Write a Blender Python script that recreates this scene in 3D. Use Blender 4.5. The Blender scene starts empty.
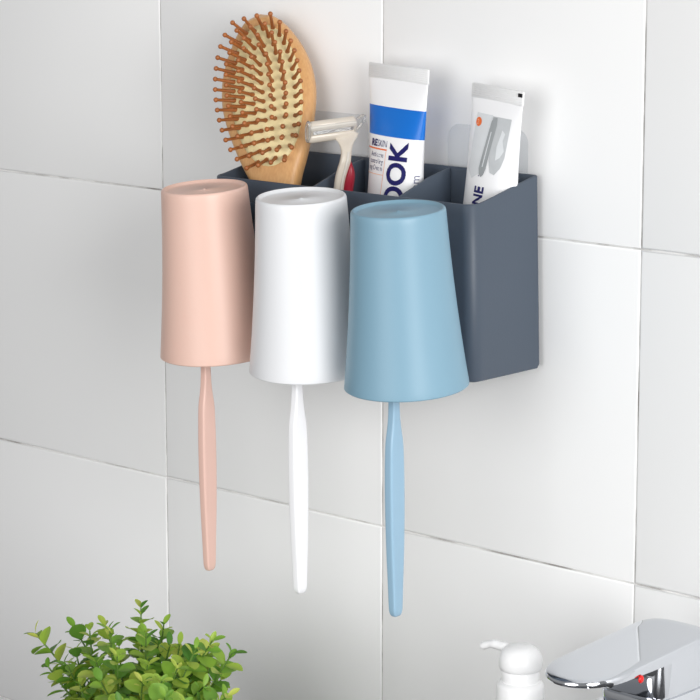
import bpy, bmesh, math, random
from mathutils import Vector, Matrix
random.seed(7)
scene = bpy.context.scene
COL = scene.collection
PI = math.pi

# ------------------------------------------------------------------ helpers
def lin(c):
    out = []
    for v in c:
        v /= 255.0
        out.append(v / 12.92 if v <= 0.04045 else ((v + 0.055) / 1.055) ** 2.4)
    return (out[0], out[1], out[2], 1.0)

def mat(name, rgb, rough=0.4, metal=0.0, spec=0.5, coat=0.0, trans=0.0, sss=0.0, noise=0.0, nscale=40.0, bump=0.0, bscale=200.0, alpha=1.0):
    m = bpy.data.materials.new(name)
    m.use_nodes = True
    nt = m.node_tree
    b = nt.nodes['Principled BSDF']
    c = lin(rgb)
    b.inputs['Base Color'].default_value = c
    b.inputs['Roughness'].default_value = rough
    b.inputs['Metallic'].default_value = metal
    b.inputs['Specular IOR Level'].default_value = spec
    b.inputs['Coat Weight'].default_value = coat
    b.inputs['Transmission Weight'].default_value = trans
    b.inputs['Subsurface Weight'].default_value = sss
    b.inputs['Subsurface Radius'].default_value = (0.004, 0.003, 0.003)
    b.inputs['Alpha'].default_value = alpha
    tc = nt.nodes.new('ShaderNodeTexCoord')
    if noise:
        n = nt.nodes.new('ShaderNodeTexNoise'); n.inputs['Scale'].default_value = nscale
        nt.links.new(tc.outputs['Object'], n.inputs['Vector'])
        r = nt.nodes.new('ShaderNodeValToRGB')
        r.color_ramp.elements[0].position = 0.3; r.color_ramp.elements[1].position = 0.7
        r.color_ramp.elements[0].color = tuple(v * (1 - noise) for v in c[:3]) + (1,)
        r.color_ramp.elements[1].color = tuple(min(1, v * (1 + noise)) for v in c[:3]) + (1,)
        nt.links.new(n.outputs['Fac'], r.inputs['Fac'])
        nt.links.new(r.outputs['Color'], b.inputs['Base Color'])
    if bump:
        n = nt.nodes.new('ShaderNodeTexNoise'); n.inputs['Scale'].default_value = bscale
        nt.links.new(tc.outputs['Object'], n.inputs['Vector'])
        bp = nt.nodes.new('ShaderNodeBump'); bp.inputs['Strength'].default_value = bump
        bp.inputs['Distance'].default_value = 0.001
        nt.links.new(n.outputs['Fac'], bp.inputs['Height'])
        nt.links.new(bp.outputs['Normal'], b.inputs['Normal'])
    return m

def obj(name, bm, material=None, parent=None, smooth=True, angle=40):
    me = bpy.data.meshes.new(name)
    bmesh.ops.recalc_face_normals(bm, faces=bm.faces[:])
    if smooth:
        for f in bm.faces: f.smooth = True
        lim = math.radians(angle)
        for e in bm.edges:
            if len(e.link_faces) == 2 and e.calc_face_angle(0) > lim: e.smooth = False
    bm.to_mesh(me); bm.free()
    if material: me.materials.append(material)
    o = bpy.data.objects.new(name, me)
    COL.objects.link(o)
    if parent: o.parent = parent
    return o

def thing(name, label, cat, loc=(0, 0, 0), group=None):
    o = bpy.data.objects.new(name, None)
    o.empty_display_size = 0.02
    COL.objects.link(o)
    o.location = loc
    tag(o, label, cat, group)
    return o

def tag(o, label, cat, group=None):
    o['label'] = label; o['category'] = cat
    if group: o['group'] = group

def rings_mesh(rings, close=True, cap0=True, cap1=True, bm=None):
    """rings: lists of points of equal length, skinned one to the next"""
    bm = bm or bmesh.new()
    vs = [[bm.verts.new(p) for p in r] for r in rings]
    n = len(vs[0])
    for a, b in zip(vs, vs[1:]):
        for i in range(n if close else n - 1):
            j = (i + 1) % n
            bm.faces.new((a[i], a[j], b[j], b[i]))
    if cap0: bm.faces.new(vs[0][::-1])
    if cap1: bm.faces.new(vs[-1])
    return bm

def lathe(profile, n=64, bm=None, M=None):
    """profile of (r, z); r == 0 ends become a pole"""
    bm = bm or bmesh.new()
    rows = []
    for r, z in profile:
        if r < 1e-7: rows.append([bm.verts.new((0, 0, z))])
        else: rows.append([bm.verts.new((r * math.cos(2 * PI * i / n), r * math.sin(2 * PI * i / n), z)) for i in range(n)])
    for a, b in zip(rows, rows[1:]):
        for i in range(n):
            j = (i + 1) % n
            if len(a) == 1 and len(b) == 1: continue
            if len(a) == 1: bm.faces.new((a[0], b[j], b[i]))
            elif len(b) == 1: bm.faces.new((a[i], a[j], b[0]))
            else: bm.faces.new((a[i], a[j], b[j], b[i]))
    if M is not None:
        bmesh.ops.transform(bm, matrix=M, verts=[v for r in rows for v in r])
    return bm

def sup(t, a, b, n):
    c, s = math.cos(t), math.sin(t)
    return (a * math.copysign(abs(c) ** (2 / n), c), b * math.copysign(abs(s) ** (2 / n), s))

def loft(sections, u, w, n=2.5, seg=32, bm=None):
    """sections: (centre, half width along u, half thickness along w)"""
    u, w = Vector(u), Vector(w)
    rings = []
    for c, a, b in sections:
        c = Vector(c)
        rings.append([c + u * p + w * q for p, q in (sup(2 * PI * i / seg, a, b, n) for i in range(seg))])
    return rings_mesh(rings, bm=bm)

def catmull(pts, k=6):
    """smooth interpolation of tuples of any length"""
    out = []
    P = [pts[0]] + list(pts) + [pts[-1]]
    for i in range(1, len(P) - 2):
        p0, p1, p2, p3 = P[i - 1:i + 3]
        for s in range(k):
            t = s / k
            out.append(tuple(0.5 * (2 * b + (c - a) * t + (2 * a - 5 * b + 4 * c - d) * t * t + (3 * b - a - 3 * c + d) * t ** 3)
                             for a, b, c, d in zip(p0, p1, p2, p3)))
    out.append(tuple(pts[-1]))
    return out

def tube(path, radii, seg=10, bm=None):
    path = [Vector(p) for p in path]
    rings = []
    ref = Vector((0.13, 0.21, 0.97))
    for i, p in enumerate(path):
        d = (path[min(i + 1, len(path) - 1)] - path[max(i - 1, 0)]).normalized()
        a = d.cross(ref if abs(d.dot(ref)) < 0.95 else Vector((1, 0, 0))).normalized()
        b = d.cross(a)
        r = radii[i] if isinstance(radii, (list, tuple)) else radii
        rings.append([p + (a * math.cos(2 * PI * k / seg) + b * math.sin(2 * PI * k / seg)) * r for k in range(seg)])
    return rings_mesh(rings, bm=bm)

def rbox(cx, cy, cz, sx, sy, sz, bev=0.001, seg=3, bm=None, M=None):
    t = bmesh.new()
    bmesh.ops.create_cube(t, size=1.0)
    for v in t.verts: v.co = Vector((cx + v.co.x * sx, cy + v.co.y * sy, cz + v.co.z * sz))
    if bev: bmesh.ops.bevel(t, geom=t.edges[:], offset=bev, segments=seg, profile=0.5, affect='EDGES')
    if M is not None: bmesh.ops.transform(t, matrix=M, verts=t.verts[:])
    return merge(bm, t)

def merge(bm, t):
    if bm is None: return t
    me = bpy.data.meshes.new('tmp'); t.to_mesh(me); t.free()
    bm.from_mesh(me); bpy.data.meshes.remove(me)
    return bm

def sphere(c, r, bm=None, seg=12, rings=8, scale=(1, 1, 1)):
    t = bmesh.new()
    bmesh.ops.create_uvsphere(t, u_segments=seg, v_segments=rings, radius=r)
    for v in t.verts: v.co = Vector(c) + Vector((v.co.x * scale[0], v.co.y * scale[1], v.co.z * scale[2]))
    return merge(bm, t)

def text_bm(body, size, bold=0.0):
    cu = bpy.data.curves.new('txt', 'FONT')
    cu.body = body; cu.size = size; cu.offset = bold
    cu.resolution_u = 6
    o = bpy.data.objects.new('txt', cu); COL.objects.link(o)
    bpy.context.view_layer.update()
    dg = bpy.context.evaluated_depsgraph_get()
    me = bpy.data.meshes.new_from_object(o.evaluated_get(dg))
    bm = bmesh.new(); bm.from_mesh(me)
    bpy.data.objects.remove(o); bpy.data.curves.remove(cu); bpy.data.meshes.remove(me)
    return bm

def slice_bm(bm, du, dv):
    xs = [v.co.x for v in bm.verts]; ys = [v.co.y for v in bm.verts]
    for ax, lo, hi, d in ((0, min(xs), max(xs), du), (1, min(ys), max(ys), dv)):
        k = lo + d
        while k < hi:
            no = (1, 0, 0) if ax == 0 else (0, 1, 0)
            co = (k, 0, 0) if ax == 0 else (0, k, 0)
            bmesh.ops.bisect_plane(bm, geom=bm.verts[:] + bm.edges[:] + bm.faces[:], plane_co=co, plane_no=no)
            k += d
    return bm

# ------------------------------------------------------------------ materials
def tile_material():
    m = bpy.data.materials.new('glazed_white_tile'); m.use_nodes = True
    nt = m.node_tree; b = nt.nodes['Principled BSDF']
    b.inputs['Roughness'].default_value = 0.5
    b.inputs['Specular IOR Level'].default_value = 0.22
    tc = nt.nodes.new('ShaderNodeTexCoord')
    n = nt.nodes.new('ShaderNodeTexNoise'); n.inputs['Scale'].default_value = 3.0; n.inputs['Detail'].default_value = 3
    nt.links.new(tc.outputs['Object'], n.inputs['Vector'])
    r = nt.nodes.new('ShaderNodeValToRGB')
    r.color_ramp.elements[0].color = lin((236, 236, 235)); r.color_ramp.elements[1].color = lin((242, 242, 242))
    nt.links.new(n.outputs['Fac'], r.inputs['Fac']); nt.links.new(r.outputs['Color'], b.inputs['Base Color'])
    n2 = nt.nodes.new('ShaderNodeTexNoise'); n2.inputs['Scale'].default_value = 14.0
    nt.links.new(tc.outputs['Object'], n2.inputs['Vector'])
    bp = nt.nodes.new('ShaderNodeBump'); bp.inputs['Strength'].default_value = 0.12; bp.inputs['Distance'].default_value = 0.001
    nt.links.new(n2.outputs['Fac'], bp.inputs['Height']); nt.links.new(bp.outputs['Normal'], b.inputs['Normal'])
    return m

def grout_material():
    m = bpy.data.materials.new('grey_grout'); m.use_nodes = True
    nt = m.node_tree; b = nt.nodes['Principled BSDF']; b.inputs['Roughness'].default_value = 0.9
    tc = nt.nodes.new('ShaderNodeTexCoord')
    n = nt.nodes.new('ShaderNodeTexNoise'); n.inputs['Scale'].default_value = 26.0; n.inputs['Detail'].default_value = 4
    nt.links.new(tc.outputs['Object'], n.inputs['Vector'])
    r = nt.nodes.new('ShaderNodeValToRGB')
    e = r.color_ramp.elements
    e[0].position = 0.36; e[0].color = lin((150, 147, 144)); e[1].position = 0.54; e[1].color = lin((222, 221, 219))
    nt.links.new(n.outputs['Fac'], r.inputs['Fac']); nt.links.new(r.outputs['Color'], b.inputs['Base Color'])
    return m

def wood_material():
    m = bpy.data.materials.new('pale_bamboo'); m.use_nodes = True
    nt = m.node_tree; b = nt.nodes['Principled BSDF']; b.inputs['Roughness'].default_value = 0.38
    b.inputs['Coat Weight'].default_value = 0.25; b.inputs['Coat Roughness'].default_value = 0.25
    tc = nt.nodes.new('ShaderNodeTexCoord')
    mp = nt.nodes.new('ShaderNodeMapping'); mp.inputs['Scale'].default_value = (800, 800, 30)
    mp.inputs['Rotation'].default_value = (0.0, -0.36, 0)
    nt.links.new(tc.outputs['Object'], mp.inputs['Vector'])
    n = nt.nodes.new('ShaderNodeTexNoise'); n.inputs['Scale'].default_value = 1.0; n.inputs['Detail'].default_value = 3
    nt.links.new(mp.outputs['Vector'], n.inputs['Vector'])
    r = nt.nodes.new('ShaderNodeValToRGB'); e = r.color_ramp.elements
    e[0].position = 0.3; e[0].color = lin((206, 154, 100)); e[1].position = 0.72; e[1].color = lin((218, 170, 114))
    nt.links.new(n.outputs['Fac'], r.inputs['Fac']); nt.links.new(r.outputs['Color'], b.inputs['Base Color'])
    return m

def leaf_material():
    m = bpy.data.materials.new('artificial_leaf'); m.use_nodes = True
    nt = m.node_tree; b = nt.nodes['Principled BSDF']
    b.inputs['Roughness'].default_value = 0.45
    g = nt.nodes.new('ShaderNodeNewGeometry')
    r = nt.nodes.new('ShaderNodeValToRGB'); e = r.color_ramp.elements
    e[0].position = 0.0; e[0].color = lin((84, 136, 54)); e[1].position = 1.0; e[1].color = lin((216, 222, 110))
    x = e.new(0.3); x.color = lin((134, 182, 68)); x = e.new(0.7); x.color = lin((178, 208, 84))
    nt.links.new(g.outputs['Random Per Island'], r.inputs['Fac'])
    nt.links.new(r.outputs['Color'], b.inputs['Base Color'])
    t = nt.nodes.new('ShaderNodeBsdfTranslucent'); nt.links.new(r.outputs['Color'], t.inputs['Color'])
    mx = nt.nodes.new('ShaderNodeMixShader'); mx.inputs['Fac'].default_value = 0.4
    out = nt.nodes['Material Output']
    nt.links.new(b.outputs['BSDF'], mx.inputs[1]); nt.links.new(t.outputs['BSDF'], mx.inputs[2])
    nt.links.new(mx.outputs['Shader'], out.inputs['Surface'])
    return m

M = dict(
    tile=tile_material(), grout=grout_material(), wood=wood_material(), leaf=leaf_material(),
    slate=mat('slate_plastic', (74, 84, 97), 0.45, spec=0.4, bump=0.05, bscale=900),
    pink=mat('pink_plastic', (227, 191, 176), 0.42, sss=0.1, bump=0.03, bscale=700),
    white=mat('white_plastic', (228, 229, 231), 0.4, bump=0.03, bscale=700),
    blue=mat('blue_plastic', (126, 162, 181), 0.42, bump=0.03, bscale=700),
    pinkbrush=mat('pink_brush_plastic', (224, 187, 174), 0.3, bump=0.02),
    whitebrush=mat('white_brush_plastic', (244, 244, 246), 0.3, bump=0.02),
    bluebrush=mat('blue_brush_plastic', (148, 181, 203), 0.3, bump=0.02),
    nylon=mat('white_nylon', (235, 235, 235), 0.6, bump=0.1),
    rubber=mat('cream_rubber', (230, 214, 162), 0.55, noise=0.03),
    pin=mat('brown_wood_pin', (160, 95, 48), 0.4, noise=0.15, nscale=90),
    tubew=mat('white_laminate', (250, 250, 251), 0.3, bump=0.04, bscale=60),
    tubec=mat('crimped_laminate', (232, 232, 232), 0.4, bump=0.1, bscale=300),
    cap=mat('white_cap', (232, 232, 232), 0.35, noise=0.01),
    band=mat('blue_print', (0, 112, 208), 0.3, noise=0.02),
    navy=mat('navy_print', (14, 12, 96), 0.35, noise=0.02),
    orange=mat('orange_print', (240, 116, 50), 0.35, noise=0.02),
    peach=mat('thin_orange_line', (246, 190, 160), 0.4, noise=0.02),
    grey=mat('grey_print', (110, 112, 140), 0.4, noise=0.02),
    panel=mat('grey_panel_print', (196, 199, 201), 0.35, noise=0.06, nscale=120),
    panel2=mat('dark_grey_panel_print', (160, 164, 166), 0.35, noise=0.06, nscale=120),
    panel0=mat('pale_grey_panel_print', (224, 227, 229), 0.35, noise=0.02, nscale=120),
    black=mat('black_print', (18, 18, 24), 0.4, noise=0.05),
    razor=mat('ivory_plastic', (208, 198, 184), 0.28, coat=0.3, noise=0.02),
    clear=mat('clear_plastic', (238, 236, 232), 0.12, trans=0.75, noise=0.01),
    steel=mat('razor_steel', (200, 200, 200), 0.25, metal=1.0, noise=0.03),
    strip=mat('grey_strip', (206, 200, 190), 0.5, noise=0.04),
    red=mat('dark_red_rubber', (150, 14, 40), 0.4, noise=0.05),
    chrome=mat('chrome', (212, 215, 220), 0.05, metal=1.0, bump=0.01, bscale=30),
    hot=mat('red_enamel', (224, 20, 16), 0.3, noise=0.03),
    dark=mat('dark_aerator', (20, 20, 22), 0.5, noise=0.1),
    pump=mat('white_pump_plastic', (254, 254, 254), 0.3, noise=0.005),
    stem=mat('green_stem', (92, 124, 54), 0.5, noise=0.25, nscale=60),
    pot=mat('white_pot', (232, 232, 230), 0.4, noise=0.02),
    soil=mat('dark_moss', (52, 50, 34), 0.9, noise=0.4, nscale=200, bump=0.6),
    counter=mat('dark_stone', (60, 60, 62), 0.35, noise=0.2, nscale=60),
)
def pad_material():
    m = bpy.data.materials.new('clear_adhesive_film'); m.use_nodes = True
    nt = m.node_tree; b = nt.nodes['Principled BSDF']
    b.inputs['Base Color'].default_value = lin((226, 229, 232)); b.inputs['Roughness'].default_value = 0.12
    t = nt.nodes.new('ShaderNodeBsdfTransparent'); t.inputs['Color'].default_value = (0.97, 0.975, 0.98, 1)
    n = nt.nodes.new('ShaderNodeTexNoise'); n.inputs['Scale'].default_value = 30
    bp = nt.nodes.new('ShaderNodeBump'); bp.inputs['Strength'].default_value = 0.05; bp.inputs['Distance'].default_value = 0.001
    nt.links.new(n.outputs['Fac'], bp.inputs['Height']); nt.links.new(bp.outputs['Normal'], b.inputs['Normal'])
    mx = nt.nodes.new('ShaderNodeMixShader'); mx.inputs['Fac'].default_value = 0.08
    nt.links.new(t.outputs['BSDF'], mx.inputs[1]); nt.links.new(b.outputs['BSDF'], mx.inputs[2])
    nt.links.new(mx.outputs['Shader'], nt.nodes['Material Output'].inputs['Surface'])
    return m
M['pad'] = pad_material()

# ------------------------------------------------------------------ setting: tiled wall, stone counter
T = 0.20
def build_wall():
    bm = bmesh.new()
    gap, bev, dep = 0.0005, 0.0011, 0.0010
    rng = random.Random(3)
    for i in range(-6, 9):
        for k in range(-4, 5):
            x0, x1 = i * T + gap, (i + 1) * T - gap
            z0, z1 = k * T + gap, (k + 1) * T - gap
            dy = rng.uniform(-0.0002, 0.0001)
            rings = []
            for ins, y in ((0, dep + 0.0008), (0, dep * 0.75), (bev * 0.35, dep * 0.22), (bev, 0)):
                y = y + dy if y < dep else y
                rings.append([(x0 + ins, y, z0 + ins), (x1 - ins, y, z0 + ins), (x1 - ins, y, z1 - ins), (x0 + ins, y, z1 - ins)])
            rings_mesh(rings, cap0=False, bm=bm)
    nt = len(bm.faces)
    g = rbox(3 * T / 2, 0.0108, T / 2, 15 * T, 0.02, 9 * T, 0)
    gm = bpy.data.meshes.new('g'); g.to_mesh(gm); g.free(); bm.from_mesh(gm); bpy.data.meshes.remove(gm)
    bm.faces.ensure_lookup_table()
    for f in bm.faces[nt:]: f.material_index = 1
    o = obj('wall_back', bm, M['tile'], angle=50)
    o.data.materials.append(M['grout'])
    o['kind'] = 'structure'
build_wall()
ZC = -0.405
bm = rbox(0.3, -0.2995, ZC - 0.02, 3.0, 0.599, 0.04, 0.003)
o = obj('countertop_1', bm, M['counter']); o['kind'] = 'structure'  # unseen counter added under tap, bottle and plant; dark for the chrome's reflections

# ------------------------------------------------------------------ wall organizer
HX0, HX1, HYF, HYB = -0.0838, 0.1300, -0.0669, -0.004
HZB = -0.0790
def hz(y):                                    # sweep of the side and divider tops
    t = min(1, max(0, (y - HYF) / (HYB - HYF)))
    pts = [(0, 0), (0.1, 0.02), (0.19, 0.085), (0.42, 0.35), (0.65, 0.63), (0.88, 0.90), (1, 1)]
    for (a, b), (c, d) in zip(pts, pts[1:]):
        if t <= c: return 0.0258 + 0.0120 * (b + (d - b) * (t - a) / (c - a))
    return 0.0378
def footprint(ins, rf, rb, n=8):
    x0, x1, y0, y1 = HX0 + ins, HX1 - ins, HYF + ins, HYB - ins
    rf = max(0.0008, rf - ins); rb = max(0.0006, rb - ins)
    pts = []
    def arc(cx, cy, r, a0):
        for i in range(n + 1):
            a = math.radians(a0 + 90 * i / n); pts.append((cx + r * math.cos(a), cy + r * math.sin(a)))
    arc(x0 + rf, y0 + rf, rf, 180)
    for i in range(1, 12): pts.append((x0 + rf + (x1 - x0 - 2 * rf) * i / 12, y0))
    arc(x1 - rf, y0 + rf, rf, 270)
    for i in range(1, 16): pts.append((x1, y0 + rf + (y1 - rb - y0 - rf) * i / 16))
    arc(x1 - rb, y1 - rb, rb, 0)
    for i in range(1, 12): pts.append((x1 - rb - (x1 - x0 - 2 * rb) * i / 12, y1))
    arc(x0 + rb, y1 - rb, rb, 90)
    for i in range(1, 16): pts.append((x0, y1 - rb - (y1 - rb - y0 - rf) * i / 16))
    return pts
holder = thing('wall_organizer', 'slate grey plastic wall organizer with three open compartments, stuck to the tiles', 'bathroom organizer', (0.025, -0.004, HZB))
def rel(o, p):                                 # meshes are modelled in place, then shifted to their thing
    o.data.transform(Matrix.Translation(-Vector(p.location)))
    return o
W_ = 0.0022
def taper(pts, z):
    k = (z - HZB) / 0.114                      # slight draft: a touch wider towards the floor of the box
    return [(x + (0.0016 - 0.0034 * k if x > 0.025 else 0.0), y, z) for x, y in pts]
def ring_at(ins, zf):
    fp = footprint(ins, 0.0075, 0.003)
    out = []
    for x, y in fp:
        z = zf(x, y)
        out.append(taper([(x, y)], z)[0])
    return out
rings = [ring_at(0.004, lambda x, y: HZB), ring_at(0.0012, lambda x, y: HZB + 0.0008), ring_at(0.0, lambda x, y: HZB + 0.0035),
         ring_at(0.0, lambda x, y: -0.03), ring_at(0, lambda x, y: hz(y) - 0.0007), ring_at(0.0005, lambda x, y: hz(y) - 0.0001),
         ring_at(W_ / 2, lambda x, y: hz(y)), ring_at(W_ - 0.0004, lambda x, y: hz(y) - 0.0002), ring_at(W_, lambda x, y: hz(y) - 0.0009),
         ring_at(W_, lambda x, y: -0.03), ring_at(W_, lambda x, y: HZB + 0.003)]
rel(obj('organizer_body', rings_mesh(rings), M['slate'], holder, angle=50), holder)
for dx in (-0.0097, 0.0607):
    prof = []
    for i in range(25):
        y = HYF + 0.0015 + (HYB - 0.0022 - HYF - 0.002) * i / 24
        prof.append((y, hz(y) - 0.0006 - 0.0045 * max(0, 1 - i / 16)))
    y0, y1 = prof[0][0], prof[-1][0]
    h = 0.0011
    rgs = []
    for off, ins in ((-h, 0.0006), (-h * 0.5, 0.0), (h * 0.5, 0.0), (h, 0.0006)):
        rgs.append([(dx + off, y, z - ins) for y, z in prof] + [(dx + off, y1, HZB + 0.0028), (dx + off, y0, HZB + 0.0028)])
    rel(obj('divider', rings_mesh(rgs), M['slate'], holder, angle=50), holder)
CUPX = ((-0.0434, 'pink'), (0.0376, 'white'), (0.1125, 'blue'))
YT, YB = -0.1121, -0.1038
for cx, _ in CUPX:
    bm = rbox(cx - 0.006, (HYF - 0.0855) / 2 + 0.0004, 0.006, 0.009, abs(-0.0855 - HYF) + 0.0005, 0.012, 0.002)
    rel(obj('cup_hook', bm, M['slate'], holder), holder)

# clear adhesive pads behind the organizer
def pad(x0, x1, z0, z1, label):
    r = 0.009; pts = []
    for cx, cz, a0 in ((x0 + r, z0 + r, 180), (x1 - r, z0 + r, 270), (x1 - r, z1 - r, 0), (x0 + r, z1 - r, 90)):
        for i in range(9):
            a = math.radians(a0 + 90 * i / 8); pts.append((cx + r * math.cos(a), cz + r * math.sin(a)))
    cx, cz = (x0 + x1) / 2, (z0 + z1) / 2
    def rg(s, y): return [(cx + (px - cx) * s, y, cz + (pz - cz) * s) for px, pz in pts]
    o = obj('adhesive_pad', rings_mesh([rg(1, -0.0002), rg(1, -0.0010), rg(0.985, -0.0014)]), M['pad'])
    tag(o, label, 'adhesive pad', 'clear adhesive pads behind the organizer')
pad(-0.0690, -0.0115, -0.02, 0.0635, 'clear adhesive pad on the tile behind the hairbrush and razor')
pad(0.0545, 0.1165, -0.02, 0.0632, 'clear rounded adhesive pad on the tile behind the tube leaning at the right')

# ------------------------------------------------------------------ cups
def cup_profile():
    R = lambda t: 0.0275 * (1.0 + 0.33 * (0.52 * t + 0.48 * t * t))
    H = 0.1022
    p = [(0, -0.0012), (0.0009, -0.0012), (0.0013, -0.0017), (0.0235, -0.0019), (0.0248, -0.0016), (0.0256, -0.0004), (0.0261, 0.0), (0.0267, -0.0001), (0.0273, -0.0007), (0.0276, -0.0018)]
    for i in range(1, 25):
        t = i / 24; p.append((R(t) + 0.0001, -H * t if t > 0.04 else -0.0043))
    rb = R(1.0)
    p += [(rb + 0.0001, -H - 0.0004), (rb - 0.0006, -H - 0.0009), (rb - 0.0014, -H - 0.0005)]
    for i in range(23, 0, -1):
        t = i / 24; p.append((R(t) - 0.0016, min(-H * t, -0.0056)))
    p += [(0.024, -0.0052), (0, -0.0052)]
    return p
PROF = cup_profile()
TOPZ = {'pink': 0.0263, 'white': 0.0278, 'blue': 0.0271}
for cx, c in CUPX:
    bm = lathe(PROF, 96)
    o = obj('tumbler', bm, M[c], angle=60)
    tilt = math.atan2(YB - YT, 0.1025)          # hangs with its mouth leaning back to the box
    o.rotation_euler = (tilt, {'pink': -0.012, 'white': 0.02, 'blue': 0.004}[c], 0)
    o.location = (cx + {'pink': -0.0012, 'white': -0.0014, 'blue': -0.0004}[c], YT, TOPZ[c])
    k = {'pink': (0.955, 1.01), 'white': (0.97, 1.022), 'blue': (0.985, 1.01)}[c]
    o.scale = (k[0], k[0], k[1])
    tag(o, {'pink': 'pale pink tumbler hanging upside down at the left front of the organizer',
            'white': 'white tumbler hanging upside down between the pink and the blue tumbler',
            'blue': 'light blue tumbler hanging upside down at the right front of the organizer'}[c], 'cup', 'tumblers on the organizer')

# ------------------------------------------------------------------ toothbrushes
def toothbrush(c, top, bot, label, ywid):
    zt, zb = 0.006, bot[2]
    L = top[2] - bot[2]
    # fraction of the visible length (0 at the cup mouth, 1 at the tip), half sizes in metres: x side, y side
    prof = [(-0.42, 2.6, 2.4), (-0.25, 2.5, 2.3), (-0.05, 2.5, 2.6), (0.05, 2.6, 3.0), (0.11, 2.7, 3.9), (0.18, 3.0, 5.4), (0.26, 3.15, 5.9), (0.38, 3.2, 6.2), (0.52, 3.15, 6.1),
            (0.70, 3.0, 5.5), (0.85, 2.8, 4.6), (0.94, 2.7, 4.1), (0.98, 2.5, 3.7), (1.0, 1.7, 2.6), (1.004, 0.5, 0.8)]
    sec = []
    for t, a, b in catmull(prof, 4):
        p = Vector(top).lerp(Vector(bot), t)
        sec.append((p, a / 1000 * ywid, b / 1000 * ywid))
    t = thing('toothbrush', label, 'toothbrush', bot, 'toothbrushes under the tumblers')
    o = obj('handle', loft(sec, (1, 0, 0), (0, 1, 0), n=6.0, seg=48), M[c + 'brush'], t, angle=60)
    rel(o, t)
    p = Vector(top).lerp(Vector(bot), -0.42)
    hd = loft([(p + Vector((0, 0, dz)), a, b) for dz, a, b in ((-0.002, 0.0024, 0.0022), (0.003, 0.0045, 0.0024), (0.008, 0.0056, 0.0026), (0.018, 0.0056, 0.0026), (0.023, 0.0042, 0.0024), (0.0245, 0.0018, 0.0012))], (1, 0, 0), (0, 1, 0), n=2.6)
    bh = rel(obj('brush_head', hd, M[c + 'brush'], t), t)
    bm = bmesh.new()
    for i in range(5):
        for j in range(3):
            bm = tube([p + Vector(((j - 1) * 0.0032, -0.002, 0.005 + i * 0.0036)), p + Vector(((j - 1) * 0.0032, -0.012, 0.005 + i * 0.0036))], 0.0011, 8, bm)
    o = obj('bristles', bm, M['nylon'], bh); rel(o, t); o['kind'] = 'stuff'
toothbrush('pink', (-0.0420, -0.1151, -0.0858), (-0.0404, -0.1151, -0.2125), 'pink toothbrush hanging handle down out of the pale pink tumbler', 0.92)
toothbrush('white', (0.0352, -0.1151, -0.0858), (0.0371, -0.1151, -0.2122), 'white toothbrush hanging handle down out of the white tumbler', 1.0)
toothbrush('blue', (0.1120, -0.1151, -0.0855), (0.1138, -0.1151, -0.2112), 'light blue toothbrush hanging handle down out of the blue tumbler', 0.98)

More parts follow.
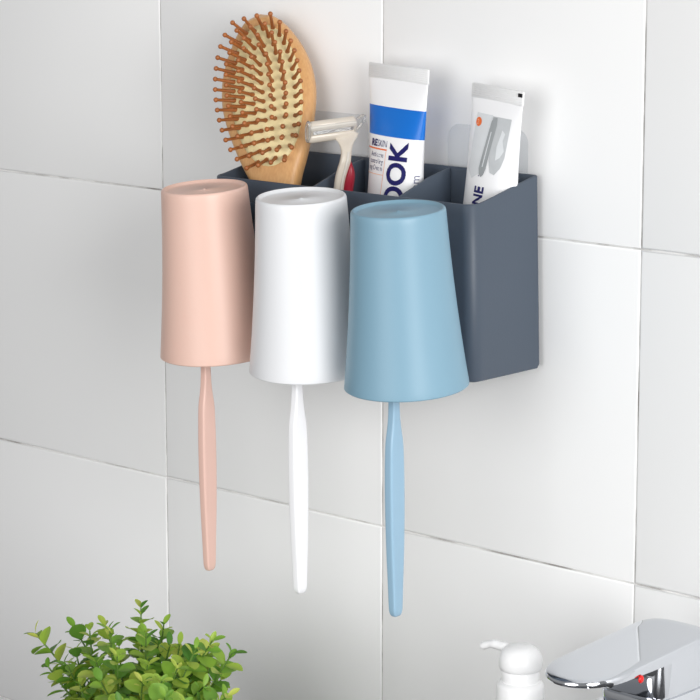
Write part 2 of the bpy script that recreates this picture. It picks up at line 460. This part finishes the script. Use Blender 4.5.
# ------------------------------------------------------------------ hairbrush
def hairbrush():
    top, low = Vector((-0.0905, -0.0145, 0.1222)), Vector((-0.0510, -0.042, 0.0221))
    v = (top - low).normalized()
    n = Vector((0.43, -0.903, 0)); n = (n - v * n.dot(v)).normalized()
    u = v.cross(n)
    L = (top - low).length
    K = L / 167.0
    t = thing('hairbrush', 'wooden paddle hairbrush with brown pins and a cream cushion standing in the left compartment', 'hairbrush', (-0.030, -0.052, -0.0762))
    # (distance from the crown in photo pixels, half width)
    prof = [(0, 3), (1.2, 8), (4, 14.5), (10, 21.5), (18, 28), (30, 35.5), (45, 42.5), (62, 47.3), (80, 49), (95, 47.8), (115, 43.5), (135, 37.5), (150, 32), (167, 25), (190, 18.5), (215, 15)]
    sec = []
    for d, w in catmull(prof, 4):
        k = min(1, max(0.25, (d + 1) / 8)) ** 0.5
        sec.append((top - v * d * K, max(0.0008, w * 0.000645), 0.0082 * k))
    p1 = sec[-1][0]
    tail = [(*p1, sec[-1][1], 0.0082), (p1.x + 0.006, p1.y - 0.0015, p1.z - 0.02, 0.0086, 0.0068), (-0.033, -0.0535, -0.045, 0.0084, 0.0068), (-0.0305, -0.0535, -0.066, 0.0080, 0.0062), (-0.030, -0.0535, -0.0725, 0.006, 0.005), (-0.030, -0.0535, -0.0752, 0.003, 0.0025)]
    for q in catmull(tail, 5)[1:]: sec.append((Vector(q[:3]), q[3], q[4]))
    o = obj('wooden_body', loft(sec, u, n, n=3.0, seg=48), M['wood'], t, angle=60); rel(o, t)
    # cushion
    cc = top - v * 84 * K + n * 0.0076 + u * 0.0012
    ca, cb, ch = 0.0240, 0.0478, 0.0062
    def cpos(x, y):
        r2 = min(1, (x / ca) ** 2 + (y / cb) ** 2)
        return cc + u * x + v * y + n * (ch * (1 - r2) ** 0.6)
    rings = []
    for r in (1.0, 0.985, 0.95, 0.88, 0.78, 0.65, 0.5, 0.33, 0.15):
        rings.append([cpos(ca * r * math.cos(2 * PI * i / 48), cb * r * math.sin(2 * PI * i / 48)) for i in range(48)])
    rings.insert(0, [p - n * 0.004 for p in rings[0]])
    cu = obj('cushion', rings_mesh(rings), M['rubber'], t, angle=70); rel(cu, t)
    # pins in staggered rows, fanning out from the dome
    spots = []
    rows = 15
    for r in range(rows):
        y = cb * 0.90 * (1 - 2 * r / (rows - 1))
        hw = ca * 0.86 * math.sqrt(max(0, 1 - (y / (cb * 1.0)) ** 2))
        m = max(2, int(round(hw * 2 / 0.0068)) + 1)
        for i in range(m):
            x = -hw + 2 * hw * i / (m - 1)
            spots.append((x, y))
    for x, y in spots:
        p = cpos(x, y)
        d = (n + u * (math.tan(math.radians(40)) * x / ca) + v * (math.tan(math.radians(26)) * (y / cb) - 0.10)).normalized()
        b0, b1 = p - d * 0.0012, p + d * 0.0139
        bm = tube([b0, p + d * 0.0004, p + d * 0.0022, p + d * 0.0026, b1], [0.0016, 0.0015, 0.0013, 0.00110, 0.00100], 8)
        bm = sphere(b1, 0.00160, bm, 10, 7)
        o = obj('pin', bm, M['pin'], cu, angle=50); rel(o, t)
hairbrush()

# ------------------------------------------------------------------ razor
def razor():
    t = thing('razor', 'ivory razor with a dark red grip standing between the hairbrush and the tubes', 'razor', (0.0005, -0.041, -0.0762))
    R = Vector((0.738, 0.675, 0)); N = Vector((0.675, -0.738, 0))     # handle is seen side-on
    pts = [(0.0010, -0.036, 0.0562, 9.0, 2.2), (0.0027, -0.037, 0.0535, 7.2, 2.5), (0.0052, -0.039, 0.0500, 4.5, 3.0), (0.0070, -0.0408, 0.0455, 3.3, 3.4), (0.0074, -0.042, 0.0405, 3.4, 3.6), (0.0056, -0.042, 0.0350, 3.7, 3.8), (0.0036, -0.042, 0.0290, 3.7, 4.0),
           (0.0020, -0.042, 0.0200, 3.6, 4.0), (0.0010, -0.042, 0.0, 3.8, 4.4), (0.0004, -0.041, -0.04, 4.2, 4.6), (0.0004, -0.041, -0.068, 4.2, 4.4), (0.0004, -0.041, -0.0752, 3.0, 3.0)]
    sec = [(p[:3], p[3] / 1000, p[4] / 1000) for p in catmull(pts, 4)]
    rel(obj('handle', loft(sec, R, N, n=2.8), M['razor'], t), t)
    # groove rib along the neck
    bm = tube([Vector(p[:3]) + N * (p[4] / 1000 + 0.0001) + R * 0.0012 for p in catmull(pts[3:9], 4)], 0.0008, 8)
    rel(obj('rib', bm, M['strip'], t.children[0]), t)
    g = [(0.0090, -0.0395, 0.0400, 0.4, 1.0), (0.0093, -0.0393, 0.0365, 1.4, 3.0), (0.0088, -0.039, 0.0325, 2.6, 4.0), (0.0078, -0.039, 0.0275, 3.2, 4.3), (0.0066, -0.039, 0.0200, 3.2, 4.3), (0.0054, -0.039, 0.0, 3.2, 4.3), (0.0046, -0.038, -0.022, 2.4, 3.4), (0.0040, -0.038, -0.030, 0.6, 1.0)]
    rel(obj('thumb_grip', loft([(p[:3], p[3] / 1000, p[4] / 1000) for p in catmull(g, 4)], R, N, n=2.4), M['red'], t), t)
    # head: a long bar reaching out from the wall side, tilted a little
    A, B = Vector((-0.0100, -0.0575, 0.0575)), Vector((0.0060, -0.0307, 0.0606))
    ax = (B - A).normalized()
    side = Vector((0.50, -0.30, 0.80)); side = (side - ax * side.dot(ax)).normalized()   # along the shaving face, up to the right
    up = ax.cross(side)
    if up.dot(Vector((0.66, -0.72, 0.19))) < 0: up = -up
    def bar(s0, s1, off_s, off_u, a, b, n=3.0):
        C0, C1 = A + (B - A) * s0 + side * off_s + up * off_u, A + (B - A) * s1 + side * off_s + up * off_u
        ln = (C1 - C0).length; e = min(0.0022, ln * 0.2)
        return loft([(C0 + ax * d, a * k, b * k) for d, k in ((0, 0.5), (e * 0.25, 0.8), (e, 1), (ln - e, 1), (ln - e * 0.25, 0.8), (ln, 0.5))], side, up, n=n)
    bh = rel(obj('blade_housing', bar(0.0, 1.0, 0, 0, 0.0070, 0.0030, 3.4), M['razor'], t), t)
    rel(obj('guard_bar', bar(0.005, 0.995, -0.0040, 0.0022, 0.0031, 0.0022, 2.2), M['razor'], bh), t)
    rel(obj('lubricating_strip', bar(0.03, 0.97, 0.0046, 0.0028, 0.0019, 0.0010), M['strip'], bh), t)
    for q in (0.0002, 0.0012, 0.0022):
        rel(obj('blade', bar(0.08, 0.92, q, 0.0030, 0.0004, 0.0005), M['steel'], bh), t)
    # end loop of the clear guard
    E0 = A + (B - A) * 0.985
    lp = [E0 + (side * 0.8 + ax * 0.6) * (0.0072 * math.cos(a) + 0.0016) + up * (0.0032 * math.sin(a)) for a in [2 * PI * i / 24 for i in range(25)]]
    rel(obj('end_guard', tube(lp, 0.0008, 8), M['clear'], bh), t)
    E0 = A + (B - A) * 0.015
    lp = [E0 + side * (0.0075 * math.cos(a)) + up * (0.0036 * math.sin(a)) for a in [2 * PI * i / 24 for i in range(25)]]
    rel(obj('end_guard', tube(lp, 0.0008, 8), M['clear'], bh), t)
razor()

# ------------------------------------------------------------------ squeeze tubes
class Tube:
    """Squeeze tube standing on its cap: v runs from the cap (0) to the crimp (H)."""
    def __init__(s, H, a0, a1, b0, crimp):
        s.H, s.a0, s.a1, s.b0, s.crimp = H, a0, a1, b0, crimp
        s.vs = H - crimp                     # where the crimp starts
        s.vb = 0.030                         # body starts above the shoulder
    def ab(s, v):
        k = (v - s.vb) / (s.vs - s.vb)
        k = min(1, max(0, k))
        e = max(0, (k - 0.45) / 0.55); e = e * e * (1.6 - 0.6 * e)
        a = s.a0 + (s.a1 - s.a0) * e
        q = max(0, (k - 0.42) / 0.58)
        b = s.b0 * (1 - q) ** 0.9 + 0.0009 * q if q < 1 else 0.0009
        return a, b
    def pt(s, th, v, off=0.0):
        a, b = s.ab(v)
        return Vector(((a + off) * math.sin(th), -(b + off) * math.cos(th), v))
    def theta(s, arc, v):                    # arc length measured from the front centre line
        a, b = s.ab(v); th = 0.0; acc = 0.0; st = math.radians(1.0) * (1 if arc >= 0 else -1)
        while abs(acc) < abs(arc) and abs(th) < 2.2:
            acc += st * math.sqrt((a * math.cos(th)) ** 2 + (b * math.sin(th)) ** 2); th += st
        return th
    def body(s):
        rings = []
        n = 72
        for v, k in ((0.0245, 0.66), (0.0262, 0.80), (0.0280, 0.94), (0.030, 1.0)):
            rings.append([Vector((s.a0 * k * math.sin(2 * PI * i / n), -s.b0 * k * math.cos(2 * PI * i / n), v)) for i in range(n)])
        steps = 40
        for j in range(1, steps + 1):
            v = s.vb + (s.vs - s.vb) * j / steps
            rings.append([s.pt(2 * PI * i / n, v) for i in range(n)])
        return rings_mesh(rings)
    def crimp_bm(s):
        a = s.a1 + 0.0002
        bm = rbox(0, 0, (s.vs + s.H) / 2, 2 * a, 0.0016, s.crimp + 0.0006, 0.0004, 2)
        k = s.vs + 0.0012
        while k < s.H - 0.0006:              # pressed ribs
            bm = rbox(0, 0, k, 2 * a - 0.0012, 0.0020, 0.0004, 0.00015, 1, bm); k += 0.0012
        return bm
    def cap_bm(s):
        return lathe([(0, 0), (0.0118, 0), (0.0126, 0.0008), (0.0128, 0.003), (0.0122, 0.022), (0.0112, 0.0245), (0.009, 0.0255), (0, 0.0255)], 40)
    def patch(s, poly, off=0.00025, bm=None):
        """poly in (degrees round the front, v), wrapped on the surface"""
        t = bmesh.new()
        t.faces.new([t.verts.new((p[0] / 1000.0, p[1], 0)) for p in poly])
        slice_bm(t, 0.004, 0.002)
        for q in t.verts: q.co = s.pt(math.radians(q.co.x * 1000.0), q.co.y, off)
        return merge(bm, t)
    def text(s, body, size, deg, v0, up=False, bold=0.0, right=False, off=0.0003, sx=1.0, bm=None):
        t = text_bm(body, size, bold)
        if right:
            mx = max(q.co.x for q in t.verts)
            for q in t.verts: q.co.x -= mx
        for q in t.verts: q.co.x *= sx
        slice_bm(t, 0.0012, 0.0012)
        a, b = s.ab(v0); th0 = math.radians(deg)
        # arc of the anchor
        acc = 0; N = 60
        for i in range(N):
            th = th0 * (i + 0.5) / N
            acc += th0 / N * math.sqrt((a * math.cos(th)) ** 2 + (b * math.sin(th)) ** 2)
        for q in t.verts:
            x, y = q.co.x, q.co.y
            if up: arc, v = acc - y, v0 + x
            else: arc, v = acc + x, v0 + y
            q.co = s.pt(s.theta(arc, v), v, off)
        return merge(bm, t)

def place(t, base, lean_x, lean_y, turn):
    t.location = base
    t.rotation_euler = (lean_x, lean_y, turn)

ta = Tube(0.1740, 0.0229, 0.0278, 0.0128, 0.0085)
t = thing('skincare_tube', 'white tube with a wide blue band and navy lettering standing in the middle compartment', 'tube', group='squeeze tubes in the organizer')
place(t, (0.0298, -0.0245, -0.0762), -0.012, 0.022, -0.15)
tbody = obj('tube_body', ta.body(), M['tubew'], t, angle=60)
crimp = obj('crimped_end', ta.crimp_bm(), M['tubec'], t)
obj('cap', ta.cap_bm(), M['cap'], t)
zz = 0.0762
bm = None
lo, hi = 0.0555 + zz, 0.0730 + zz
rings = []
for j in range(9):
    v = lo + (hi - lo) * j / 8
    rings.append([ta.pt(2 * PI * i / 72, v, 0.0002) for i in range(72)])
obj('blue_band', rings_mesh(rings, cap0=False, cap1=False), M['band'], tbody)
bm = ta.text('OOK', 0.0196, 44, 0.0125 + zz, up=True, bold=0.00062, sx=0.88)
bm = ta.text('RE', 0.0056, -24, 0.0489 + zz, right=True, bold=0.00022, sx=1.15, bm=bm)
obj('navy_lettering', bm, M['navy'], tbody, smooth=False)
bm = ta.text('SKIN', 0.0056, -1, 0.0489 + zz, right=True, sx=0.78)
bm = ta.text('Anti-acne', 0.0043, -5, 0.0424 + zz, right=True, sx=0.85, bm=bm)
bm = ta.text('controlling', 0.0043, -5, 0.0384 + zz, right=True, sx=0.8, bm=bm)
bm = ta.text('ing Cream', 0.0043, -5, 0.0344 + zz, right=True, sx=0.85, bm=bm)
obj('grey_lettering', bm, M['grey'], tbody, smooth=False)
obj('side_lettering', ta.text('cream', 0.0072, 80, 0.0162 + zz, up=True), M['grey'], tbody, smooth=False)
obj('orange_underline', ta.patch([(-75, 0.0468 + zz), (0, 0.0468 + zz), (0, 0.0477 + zz), (-75, 0.0477 + zz)]), M['orange'], tbody)
bm = ta.patch([(-1.6, 0.0 + zz), (-0.6, 0.0 + zz), (-0.6, 0.0465 + zz), (-1.6, 0.0465 + zz)])
bm = ta.patch([(-75, 0.0318 + zz), (-1.6, 0.0318 + zz), (-1.6, 0.0322 + zz), (-75, 0.0322 + zz)], bm=bm)
obj('thin_orange_rule', bm, M['peach'], tbody)

tb = Tube(0.1660, 0.0208, 0.0226, 0.0128, 0.0080)
t = thing('toothpaste_tube', 'white tube with a grey graphic and orange dot leaning in the right compartment', 'tube', group='squeeze tubes in the organizer')
place(t, (0.1006, -0.0250, -0.0762), -0.030, 0.056, -0.17)
tbody = obj('tube_body', tb.body(), M['tubew'], t, angle=60)
crimp = obj('crimped_end', tb.crimp_bm(), M['tubec'], t)
obj('cap', tb.cap_bm(), M['cap'], t)
obj('pale_panel', tb.patch([(-46, 0.0400 + zz), (-40, 0.0735 + zz), (1, 0.0735 + zz), (-6, 0.0390 + zz), (-26, 0.0350 + zz)], 0.0001), M['panel0'], tbody)
obj('grey_panel', tb.patch([(10, 0.0470 + zz), (1, 0.0730 + zz), (46, 0.0730 + zz), (44, 0.0500 + zz), (38, 0.0440 + zz), (27, 0.0395 + zz), (17, 0.0405 + zz)], 0.0002), M['panel'], tbody)
obj('pale_blob', tb.patch([(24, 0.0480 + zz), (22, 0.0560 + zz), (28, 0.0660 + zz), (36, 0.0640 + zz), (33, 0.0600 + zz), (40, 0.0540 + zz), (33, 0.0500 + zz)], 0.0003), M['panel0'], tbody)
st = [(-9, 0.0420 + zz), (-4, 0.0560 + zz), (1, 0.0700 + zz), (4, 0.0725 + zz), (12, 0.0725 + zz), (14, 0.0680 + zz), (10, 0.0560 + zz), (7, 0.0420 + zz), (4, 0.0385 + zz), (-1, 0.0370 + zz), (-6, 0.0385 + zz)]
obj('grey_strip', tb.patch(st, 0.0004), M['panel2'], tbody)
obj('pale_strip_mark', tb.patch([(-2, 0.0430 + zz), (4, 0.0640 + zz), (6, 0.0640 + zz), (0.5, 0.0430 + zz)], 0.0006), M['panel0'], tbody)
dot = [(-31 + 8.2 * math.cos(2 * PI * i / 20), 0.0683 + zz + 0.0027 * math.sin(2 * PI * i / 20)) for i in range(20)]
obj('orange_dot', tb.patch(dot, 0.0003), M['orange'], tbody)
bm = tb.text('2', 0.0040, -34, 0.0669 + zz, off=0.0006)
obj('dot_mark', bm, M['peach'], tbody, smooth=False)
bm = tb.text('NE', 0.0106, 10, 0.0204 + zz, up=True, bold=0.0003, sx=0.82)
bm = sphere(tb.pt(math.radians(-7), 0.0375 + zz, 0.0001), 0.00035, bm, 8, 6)
obj('navy_lettering', bm, M['navy'], tbody, smooth=False)
obj('registration_mark', rbox(0.0208, -0.0003, tb.H - 0.0020, 0.0036, 0.0020, 0.0024, 0.0004, 2), M['black'], crimp)

# ------------------------------------------------------------------ basin mixer tap
def faucet():
    X, Y0 = 0.272, -0.0775
    t = thing('mixer_tap', 'chrome single lever basin tap with a red dot under its broad lever', 'tap', (X, Y0, ZC))
    ztop = lambda y: -0.1943 + 0.0625 * (y + 0.0)
    # column: rounded-square body
    hw, hy = 0.0222, 0.0262
    def sec(z, s=1.0, nn=5.0, seg=64):
        return [Vector((X + p * s, Y0 + q * s, z)) for p, q in (sup(2 * PI * i / seg, hw, hy, nn) for i in range(seg))]
    rings = [sec(ZC, 1.16), sec(ZC + 0.004, 1.16), sec(ZC + 0.006, 1.12), sec(ZC + 0.0065, 1.0), sec(-0.30), sec(-0.235), sec(-0.2285), sec(-0.2278, 0.985)]
    rel(obj('tap_body', rings_mesh(rings), M['chrome'], t, angle=35), t)
    # spout
    sp = [(-0.078, -0.2395, 9.0), (-0.100, -0.2400, 9.0), (-0.130, -0.2425, 8.5), (-0.160, -0.2475, 7.6), (-0.178, -0.2525, 6.8), (-0.186, -0.2550, 5.6), (-0.189, -0.2560, 3.0)]
    rings = []
    for y, z, h in catmull(sp, 5):
        wv = 0.0205 if y > -0.178 else 0.0205 * max(0.6, 1 - ((-0.178 - y) / 0.011) ** 2 * 0.35)
        rings.append([Vector((X + p, y, z + q)) for p, q in (sup(2 * PI * i / 40, wv, h / 1000, 5.0) for i in range(40))])
    spt = rel(obj('spout', rings_mesh(rings), M['chrome'], t, angle=35), t)
    rel(obj('aerator', lathe([(0, -0.2655), (0.0085, -0.2655), (0.009, -0.2645), (0.009, -0.2575), (0, -0.2575)], 32, M=Matrix.Translation((X, -0.1735, 0))), M['dark'], spt), t)
    # lever: a long plate with a round tip, its rear a block that caps the column
    yt, yb, w = -0.1635, -0.0505, 0.0226
    def outline(ins, n=14):
        pts = []
        L = 0.030                                        # length of the tip's curve
        for i in range(2 * n + 1):
            a = PI * i / (2 * n)
            pts.append((X - (w - ins) * math.cos(a), yt + L - (L - ins) * math.sin(a) ** 0.9))
        for i in range(1, 9): pts.append((X + w - ins, yt + L + (yb - 0.020 - yt - L) * i / 9))
        for i in range(2 * n + 1):
            a = PI * i / (2 * n)
            c, s = math.cos(a), math.sin(a)
            pts.append((X + (w - ins) * math.copysign(abs(c) ** 0.6, c), yb - 0.020 + (0.020 - ins) * s ** 0.7))
        for i in range(1, 9): pts.append((X - w + ins, yb - 0.020 + (yt + L - yb + 0.020) * i / 9))
        return pts
    def thick(y):
        k = min(1, max(0, (y - yt) / 0.075)); return 0.0036 + 0.0045 * k
    def rg(ins, f): return [Vector((x, y, f(y))) for x, y in outline(ins)]
    rings = [rg(0.004, lambda y: ztop(y) - thick(y)), rg(0.0008, lambda y: ztop(y) - thick(y) + 0.0006), rg(0.0, lambda y: ztop(y) - thick(y) * 0.55),
             rg(0.0, lambda y: ztop(y) - 0.0011), rg(0.0005, lambda y: ztop(y) - 0.0003), rg(0.0014, lambda y: ztop(y)), rg(0.006, lambda y: ztop(y))]
    lever = obj('lever', rings_mesh(rings), M['chrome'], t, angle=32); rel(lever, t)
    rings = [sec(-0.2262, 0.985), sec(-0.2255, 1.0), sec(-0.212), sec(-0.2055), sec(-0.2030, 0.99)]
    o = obj('lever_base', rings_mesh(rings), M['chrome'], t, angle=35); rel(o, t)
    rings = [sec(-0.2290, 0.94), sec(-0.2255, 0.94)]
    rel(obj('seam_ring', rings_mesh(rings), M['chrome'], t), t)
    # raised rounded panel on the side of the lever base
    bm = rbox(X + hw + 0.0001, Y0 + 0.0015, -0.2135, 0.0010, 0.036, 0.0150, 0.0004, 2)
    # hot mark
    bm = sphere((X + 0.0224, -0.1215, -0.2090), 0.0022, None, 16, 10, (0.5, 1.0, 1.0))
    o = obj('hot_mark', bm, M['hot'], lever); rel(o, t); o['label'] = 'small red hot water mark'
faucet()

# ------------------------------------------------------------------ pump bottle
def bottle():
    X, Y = 0.1948, -0.1
    t = thing('soap_dispenser', 'small white pump bottle with a domed head beside the chrome tap', 'soap bottle', (X, Y, ZC))
    r = 0.0137
    H = -0.2365 - ZC
    rel_m = lambda pr, nm, m: obj(nm, lathe(pr, 56), m, t, angle=50)
    rel_m([(0, 0), (0.0225, 0), (0.0240, 0.0008), (0.0245, 0.003), (0.0245, H - 0.055), (0.0235, H - 0.047), (0.0205, H - 0.038), (0.0165, H - 0.029), (0.0143, H - 0.022), (r, H - 0.015), (r, H - 0.0035), (r - 0.0005, H - 0.0016), (r - 0.0016, H - 0.0005), (0.0112, H), (0, H)], 'bottle_body', M['pump'])
    rel_m([(0, H - 0.0008), (0.0104, H - 0.0008), (0.0108, H), (0.0108, H + 0.0062), (0.0102, H + 0.0068), (0, H + 0.0068)], 'collar', M['pump'])
    z = H + 0.0066
    rel_m([(0, z), (0.0112, z), (0.0118, z + 0.0004), (0.0124, z + 0.0025), (0.0125, z + 0.0050), (0.0121, z + 0.0080), (0.0108, z + 0.0108), (0.0085, z + 0.0128), (0.0050, z + 0.0140), (0, z + 0.0144)], 'pump_head', M['pump'])
    head = t.children[-1]
    zs = z + 0.0095
    bm = tube(catmull([(-0.008, 0, zs), (-0.014, 0, zs + 0.0012), (-0.021, 0, zs + 0.0010), (-0.0285, 0, zs - 0.0018)], 5), [0.0030] * 5 + [0.0027] * 5 + [0.0023] * 5 + [0.0018], 14)
    obj('nozzle', bm, M['pump'], head)
bottle()

# ------------------------------------------------------------------ potted plant
def plant():
    C = Vector((-0.078, -0.150, ZC))
    t = thing('potted_plant', 'small bushy artificial plant with round yellow green leaves below the pink toothbrush', 'plant', C)
    obj('pot', lathe([(0, 0), (0.026, 0), (0.029, 0.001), (0.030, 0.003), (0.037, 0.045), (0.0375, 0.047), (0.0368, 0.048), (0.0350, 0.047), (0.0335, 0.040), (0.0, 0.040)], 56), M['pot'], t, angle=50)
    obj('moss', lathe([(0.0, 0.0445), (0.012, 0.0440), (0.026, 0.0425), (0.0342, 0.0405), (0.0342, 0.038), (0, 0.038)], 40), M['soil'], t)
    rng = random.Random(11)
    def W(px, py, dy=0.0):               # local tip position for a spot read off the photograph's plant
        x = -0.0776 + (px - 130) * 0.000918 + 0.0
        z = -0.246 - 0.000654 * (py - 607) + 0.000192 * (px - 130)
        return Vector((x + dy * -0.915, -0.150 + dy, z)) - C
    tips = [(33, 618, 0), (88, 622, .01), (75, 636, .0), (113, 610, -.01), (139, 606, .02), (149, 612, -.01), (163, 617, .01), (196, 628, -.01), (211, 626, .0), (228, 645, .01),
            (52, 640, -.02), (60, 668, .02), (100, 630, .03), (124, 622, -.03), (180, 640, -.02), (226, 672, -.01), (205, 650, .02), (86, 650, -.03), (110, 640, -.04), (150, 640, -.04), (172, 650, -.045), (190, 660, -.04), (130, 655, -.05), (100, 668, -.05), (205, 680, -.04), (75, 685, -.03), (215, 695, .01), (150, 680, -.055), (120, 632, .0), (170, 632, .0), (140, 628, .01)]
    tips = [W(*q) for q in tips]
    for i in range(46):                  # the rest of the bush, all round
        a = rng.uniform(0, 2 * PI); e = rng.uniform(0.15, 1.1); r = rng.uniform(0.055, 0.082)
        tips.append(Vector((r * math.cos(a) * math.cos(e), r * math.sin(a) * math.cos(e), 0.055 + r * math.sin(e) * 0.95)))
    for i in range(26):
        tips.append(W(rng.uniform(62, 218), rng.uniform(632, 680), rng.uniform(-.05, .04)))
    sb, lb = bmesh.new(), bmesh.new()
    def leaf(p, d, nrm, L, Wd):
        d = d.normalized(); s = d.cross(nrm).normalized(); nn = s.cross(d)
        prof = [(0, 0.04), (0.14, 0.42), (0.34, 0.86), (0.56, 1.0), (0.76, 0.86), (0.92, 0.5), (1.0, 0.06)]
        rows = []
        for k, w in prof:
            c = p + d * (L * k) + nn * (L * (-0.22 * k * k))
            hw = Wd * w * 0.5
            rows.append([lb.verts.new(c - s * hw + nn * hw * 0.25), lb.verts.new(c - s * hw * 0.5 + nn * hw * 0.06), lb.verts.new(c), lb.verts.new(c + s * hw * 0.5 + nn * hw * 0.06), lb.verts.new(c + s * hw + nn * hw * 0.25)])
        for a, b in zip(rows, rows[1:]):
            for i in range(4): lb.faces.new((a[i], a[i + 1], b[i + 1], b[i]))
    for ti, tip in enumerate(tips):
        a = math.atan2(tip.y, tip.x)
        base = Vector((0.018 * math.cos(a) * rng.uniform(0.2, 1), 0.018 * math.sin(a) * rng.uniform(0.2, 1), 0.040))
        mid = base.lerp(tip, 0.5) + Vector((rng.uniform(-.006, .006), rng.uniform(-.006, .006), 0.008))
        path = [Vector(q) for q in catmull([tuple(base), tuple(mid), tuple(tip)], 8)]
        n = len(path)
        tube(path, [0.0011 - 0.0006 * i / (n - 1) for i in range(n)], 6, sb)
        phase = rng.uniform(0, PI)
        total = sum((q - p).length for p, q in zip(path, path[1:]))
        cnt = max(5, int(total * 0.72 / 0.0068))
        for j in range(cnt):
            f = 0.26 + 0.74 * j / (cnt - 1)
            q = f * (n - 1); i0 = min(n - 2, int(q)); p = path[i0].lerp(path[i0 + 1], q - i0)
            ax = (path[i0 + 1] - path[i0]).normalized()
            s1 = ax.cross(Vector((0.3, 0.2, 0.93))).normalized(); s2 = ax.cross(s1)
            phase += PI / 2 + rng.uniform(-.4, .4)
            last = f > 0.93
            for sgn in (0, PI):
                th = phase + sgn
                rd = s1 * math.cos(th) + s2 * math.sin(th)
                spread = 0.75 if last else rng.uniform(1.0, 1.9)
                d = (rd * spread + ax * 0.9)
                L = rng.uniform(0.0100, 0.0140) * (0.72 if f > 0.88 else 1.0) * (1.0 if f > 0.45 else 0.95)
                leaf(p, d, (ax * 1.0 - rd * 0.35 + Vector((0, 0, 0.5))).normalized(), L, L * (rng.uniform(0.40, 0.55) if last else rng.uniform(0.75, 0.98)))
    o = obj('stems', sb, M['stem'], t); o['kind'] = 'stuff'
    o = obj('foliage', lb, M['leaf'], t, angle=80)
    o['kind'] = 'stuff'
plant()

# ------------------------------------------------------------------ light
w = bpy.data.worlds.new('studio'); scene.world = w; w.use_nodes = True
nt = w.node_tree; bg = nt.nodes['Background']
tc = nt.nodes.new('ShaderNodeTexCoord'); sp = nt.nodes.new('ShaderNodeSeparateXYZ')
nt.links.new(tc.outputs['Generated'], sp.inputs[0])
r = nt.nodes.new('ShaderNodeValToRGB'); e = r.color_ramp.elements
e[0].position = 0.30; e[0].color = (0.12, 0.12, 0.125, 1); e[1].position = 0.98; e[1].color = (0.35, 0.35, 0.36, 1)
x = e.new(0.55); x.color = (1, 1, 1, 1); x = e.new(0.75); x.color = (0.85, 0.85, 0.86, 1)
mr = nt.nodes.new('ShaderNodeMapRange'); mr.inputs['From Min'].default_value = -1; mr.inputs['From Max'].default_value = 1
nt.links.new(sp.outputs['Z'], mr.inputs['Value']); nt.links.new(mr.outputs['Result'], r.inputs['Fac'])
nt.links.new(r.outputs['Color'], bg.inputs['Color'])
bg.inputs['Strength'].default_value = 0.36
def area(name, loc, target, size, power, color=(1, 1, 1)):
    l = bpy.data.lights.new(name, 'AREA'); l.shape = 'DISK'; l.size = size; l.energy = power; l.color = color
    o = bpy.data.objects.new(name, l); COL.objects.link(o); o.location = loc
    o.rotation_euler = (Vector(target) - Vector(loc)).to_track_quat('-Z', 'Y').to_euler()
area('key_light', (2.2, -1.1, 0.35), (0.05, 0, -0.05), 1.2, 45)
area('fill_light', (0.4, -2.5, 0.25), (0.0, 0, -0.1), 1.8, 31)

# ------------------------------------------------------------------ camera
cam = bpy.data.cameras.new('camera'); co = bpy.data.objects.new('camera', cam); COL.objects.link(co)
Rv, Uv, Fv = Vector((0.7378, 0.6750, -0.0009)), Vector((-0.1260, 0.1391, 0.9822)), Vector((-0.6631, 0.7246, -0.1877))
co.matrix_world = Matrix(((Rv.x, Uv.x, -Fv.x, 1.0864), (Rv.y, Uv.y, -Fv.y, -1.2172), (Rv.z, Uv.z, -Fv.z, 0.2270), (0, 0, 0, 1)))
cam.sensor_width = 36; cam.lens = 134.77; cam.clip_start = 0.05
scene.camera = co
scene.view_settings.view_transform = 'Standard'
scene.view_settings.look = 'None'
scene.view_settings.exposure = 0.0
